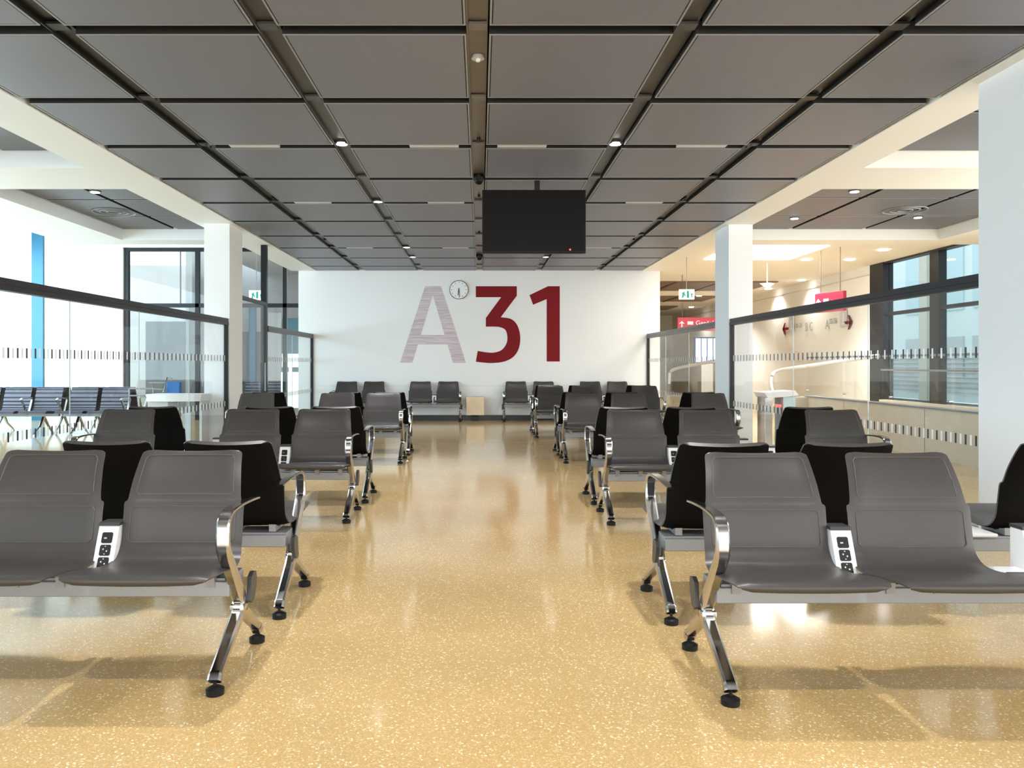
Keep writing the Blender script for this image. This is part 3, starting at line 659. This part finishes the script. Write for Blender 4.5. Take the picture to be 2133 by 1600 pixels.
# ================================================================ right hall
sbox('wall_far_right', 8.8, 9.0, 17.75, 37, 0, 3.6, M['cream'])
sbox('wall_end', 3.9, 9.0, 36, 36.2, 0, 3.6, M['cream'])
sbox('wall_side_far', 4.09-.3, 4.09, WY+.3, 36, 0, 3.6, M['cream'])
bm = bmesh.new(); bx(bm, 8.77, 8.80, 17.8, 36, 3.28, 3.30); struct('trim_14', bm, M['beige'])
w2 = sbox('window_2', 8.78, 9.0, 17.15, 17.74, 0, 3.6, M['rail'])
for y0, y1 in ((15.15, 15.45), (12.9, 13.15), (10.5, 10.75), (8, 8.25)): box('mullion', 8.82, 8.98, y0, y1, 0, 3.6, M['rail'], w2)
box('transom', 8.84, 8.96, 4, 17.15, 2.33, 2.40, M['rail'], w2); box('transom', 8.84, 8.96, 4, 17.15, .0, .12, M['rail'], w2)
box('head_rail', 8.80, 8.98, 4, 17.15, 3.46, 3.6, M['rail'], w2)
box('window_glass', 8.90, 8.915, 4, 17.15, .12, 3.46, M['wglass'], w2)
for y in (5.5, 3.0, .5, -2, -4.5): box('mullion', 8.82, 8.98, y-.12, y+.12, 0, 3.6, M['rail'], w2)  # mullions added out of frame to back the right fill lamp
# unseen glazed facades added to back the fill lamps: rear and left side
w3 = sbox('added_window_3', -10.9, 9.0, -7.1, -7.0, 3.42, 3.6, M['rail'])
for k in range(9): box('mullion', -10.9+k*2.45, -10.75+k*2.45, -7.1, -7.0, 0, 3.42, M['rail'], w3)
w4 = sbox('added_window_4', -11.2, -11.05, -7, 17.0, 4.4, 4.6, M['rail'])
for k in range(10): box('mullion', -11.2, -11.05, -7+k*2.6, -6.85+k*2.6, 0, 4.4, M['rail'], w4)
# outside, beyond the right window
fac = empty('facade_building', (16, 22, 0)); tag(fac, 'pale blue building seen through the right window', 'building')
box('wall', 0, 2, -14, 14, 0, 7, M['facade_out'], fac)
for k in range(-6, 7, 2):
    box('window', -.06, 0, k, k+1.5, .8, 2.2, M['lightgrey'], fac)
    box('window', -.06, 0, k, k+1.5, 3.1, 5.2, M['outglass'], fac)
sbox('trim_15', 13, 17, -10, 40, -.2, -.1, M['outgrey'])
for k in range(9): box('ledge', -.12, 0, -13, 9, .35+k*.16, .38+k*.16, M['lightgrey'], fac)
for y in (-5.0, 1.5, 5.5): box('pillar', -.4, 0, y, y+.5, 0, 7, M['beige'], fac)
# parapet with glass balustrade
pb = empty('stone_parapet', (6.1, 0, 0)); tag(pb, 'beige stone parapet with glass balustrade and handrail in right hall', 'balustrade')
bm = bmesh.new(); bx(bm, 0, .16, 4, 14.8, 0, .66); bx(bm, -.40, 0, 14.65, 14.8, 0, .66)
for y in (6, 8.4, 10.8, 13.2): bx(bm, -.0015, 0, y, y+.012, 0, .66, 1)
obj('stone_base', bm, [M['beige'], M['grey']], pb)
bm = bmesh.new(); bx(bm, -.01, .17, 4, 14.8, .66, .685); obj('coping', bm, M['alu'], pb)
for k in range(7): box('pane', .07, .085, 4.1+k*1.55, 4.1+k*1.55+1.5, .68, 1.38, M['glass'], pb)
box('handrail', .04, .115, 4, 14.8, 1.38, 1.41, M['grey'], pb)
bm = bmesh.new()
for k in range(8): cyl(bm, (.05, 4.3+k*1.5, .78), .018, .05, 'X', 12)
obj('fixings', bm, M['chrome'], pb, True)
pb2 = empty('inner_parapet', (7.6, 0, 0)); tag(pb2, 'lower beige parapet with glass beside the tall right window', 'balustrade')
box('stone_base', 0, .14, 5, 15.0, 0, .60, M['beige'], pb2); box('pane', .06, .075, 5, 15.0, .60, 1.15, M['glass'], pb2); box('handrail', .03, .1, 5, 15, 1.15, 1.18, M['alu'], pb2)
# escalator balustrades
def walkway(pts, label, w=.9):
    e = empty('moving_walkway', (0, 0, 0)); tag(e, label, 'moving walkway', 'moving walkways in the right hall')
    top = catmull([Vector(p) for p in pts], 5)
    for off, nm in ((0, 0),):
        bm = bmesh.new(); tube(bm, [Vector(p) for p in top], .04, 10); obj('handrail', bm, M['lightgrey'], e, True)
        bm = bmesh.new()
        q = [Vector(p) for p in top[6:]]
        for a, b in zip(q, q[1:]):
            V = [bm.verts.new(v) for v in ((a.x, a.y, a.z-.03), (b.x, b.y, b.z-.03), (b.x, b.y, .45), (a.x, a.y, .45))]; bm.faces.new(V)
        r = bmesh.ops.solidify(bm, geom=list(bm.faces), thickness=.01); obj('glass_side', bm, M['glass'], e)
        a, b = Vector(pts[0]), Vector(pts[-1]); d = (b-a); d.z = 0; n = Vector((-d.y, d.x, 0)).normalized()*.08
        bm = bmesh.new(); V = []
        for p in (a-n, b-n, b+n, a+n): V.append((p.x, p.y))
        prism(bm, V, .46, 'XY', .0); obj('skirt', bm, M['beige'], e)
walkway([P(1610, 818, 19), P(1606, 800, 19), P(1608, 782, 19), P(1625, 771, 18.9), P(1700, 760, 17.6), P(1830, 741, 16.2)], 'moving walkway handrail and glass side in front of the tall window')
walkway([P(1394, 800, 21), P(1394, 788, 21), P(1397, 774, 21), P(1412, 767, 20.8), P(1450, 759, 20), P(1500, 750, 18.5)], 'moving walkway handrail and glass side left of the right column')
# self boarding gate unit
gu = empty('boarding_gate_unit', (4.55, 12.1, 0)); tag(gu, 'metal and glass boarding gate unit with white sloping top beyond right glass', 'gate')
bm = bmesh.new(); prism(bm, [(-.25, .84), (.22, .87), (.27, .80), (.1, .78), (-.2, .76)], .5, 'XZ', -.2); obj('sloping_top', bm, M['unit'], gu)
bm = bmesh.new(); bx(bm, -.22, -.10, -.12, .2, 0, .77, 0, .006); obj('steel_body', bm, M['chrome'], gu)
bm = bmesh.new(); bx(bm, .05, .24, -.15, .2, 0, .78, 0, .006); obj('side_panel', bm, M['facade'], gu)
bm = bmesh.new(); bx(bm, -.08, .03, -.1, -.09, .1, .76); obj('glass_wing', bm, M['glass'], gu)
bm = bmesh.new(); bx(bm, -.06, .02, -.15, -.13, .62, .66); obj('indicator', bm, M['led'], gu)
# signs
def red_sign(p0, x1, z0, z1, body, label, rz=0, ztop=3.49, size=.16):
    e = empty('hanging_sign', p0, rz); tag(e, label, 'sign', 'red hanging direction signs')
    W = x1; bm = bmesh.new(); bx(bm, 0, W, -.04, .04, 0, z1-z0, 0, .004); obj('sign_board', bm, M['signred'], e)
    bm = bmesh.new(); h = z1-z0; c = h*.55
    prism(bm, [(.10, c+.06), (.03, c-.01), (.055, c-.01), (.085, c+.015), (.085, c-.09), (.115, c-.09), (.115, c+.015), (.145, c-.01), (.17, c-.01)], -.003, 'XZ', -.041)
    bx(bm, .24, .38, -.044, -.041, c-.03, c+.05); obj('arrow', bm, M['unit'], e)
    text_obj('lettering', body, size, M['unit'], Matrix.Translation((.44, -.043, c-.04)) @ Matrix.Rotation(R(90), 4, 'X'), e)
    for x in (.12, W-.12): bm = bmesh.new(); cyl(bm, (x, 0, (ztop-z0+h)/2), .008, ztop-z0-h); obj('rod', bm, M['brown'], e)
    return e
a = P(1411, 700, 19.5); red_sign((a.x, 19.5, 2.10), 1.2, 2.10, 2.43, 'Gepäck', 'red hanging sign with white arrow, seen left of the right column')
a = P(1698, 640, 15.4); red_sign((6.62, 15.5, 2.28), .75, 2.28, 2.655, 'Ausgang', 'red hanging sign seen above rail, right of the column', rz=R(-72), size=.075)
# lettering on right wall (reads mirrored in the glass)
def wall_text(parts, label):
    e = empty('wall_direction_sign', (8.775, 0, 0)); tag(e, label, 'sign')
    for body, px, py, hpx, m in parts:
        Y = 8.775*F/(px-VX); z = H-(py-VY)*Y/F; sz = hpx*Y/F/.72
        Mx = Matrix.Translation((0, Y, z)) @ Matrix(((0, 0, -1, 0), (-1, 0, 0, 0), (0, 1, 0, 0), (0, 0, 0, 1)))
        if body == 'ICON':
            bm = bmesh.new(); bx(bm, -.004, 0, Y-.36, Y, z, z+.46); bx(bm, -.006, -.004, Y-.22, Y-.14, z+.12, z+.34, 1); bx(bm, -.006, -.004, Y-.26, Y-.10, z+.06, z+.11, 1); obj('pictogram', bm, [m, M['cream']], e)
        elif body in ('<', '>'):
            s_ = 1 if body == '<' else -1; bm = bmesh.new()
            bx(bm, -.004, 0, Y-.20, Y+.20, z-.035, z+.035)
            for q in (1, -1): prism(bm, [(Y+.26*s_, z), (Y+.10*s_, z+.17*q), (Y+.02*s_, z+.17*q), (Y+.12*s_, z)], -.004, 'YZ', 0)
            obj('arrow', bm, m, e)
        else:
            text_obj('lettering', body, sz, m, Mx, e)
    return e
G = M['ltext']
wall_text([('<', 1637, 685, 20, M['red']), ('ICON', 1643, 692, 18, M['lightgrey']), ('A', 1651, 692, 18, G), ('01-31', 1658, 684, 10, M['grey']), ('B C', 1677, 690, 18, G)], 'grey lettering A 01-31 B C with red arrow on right hall wall')
wall_text([('A', 1719, 686, 20, G), ('32-58', 1727, 675, 11, M['grey']), ('ICON', 1750, 682, 18, M['lightgrey']), ('>', 1765, 672, 20, M['red'])], 'grey lettering A 32-58 with red arrow on right hall wall')
# flight board
fb = empty('flight_board', (0, 27.5, 0)); tag(fb, 'bright blue white flight information board in the far right hall', 'display board')
a = P(1447, 757, 27.5); b = P(1500, 702, 27.5)
box('casing', a.x, b.x, 0, .12, a.z, b.z, M['boardbar'], fb)
n = 4; w_ = (b.x-a.x-.06)/n
for k in range(n): box('screen', a.x+.04+k*w_, a.x+k*w_+w_, -.012, -.001, a.z+.05, b.z-.05, M['board'], fb)
box('stand', (a.x+b.x)/2-.2, (a.x+b.x)/2+.2, .02, .1, 0, a.z, M['lightgrey'], fb)
# cone pendant
pc = P(1598, 596, 17.2); e = empty('cone_pendant', pc); tag(e, 'white inverted cone pendant hanging in the right hall', 'lamp')
bm = bmesh.new(); cyl(bm, (0, 0, 0), .01, .12, r2=.17, n=4); obj('cone', bm, M['unit'], e)
bm = bmesh.new(); cyl(bm, (0, 0, (3.49-pc.z+.06)/2), .012, 3.49-pc.z-.06); obj('rod', bm, M['unit'], e)
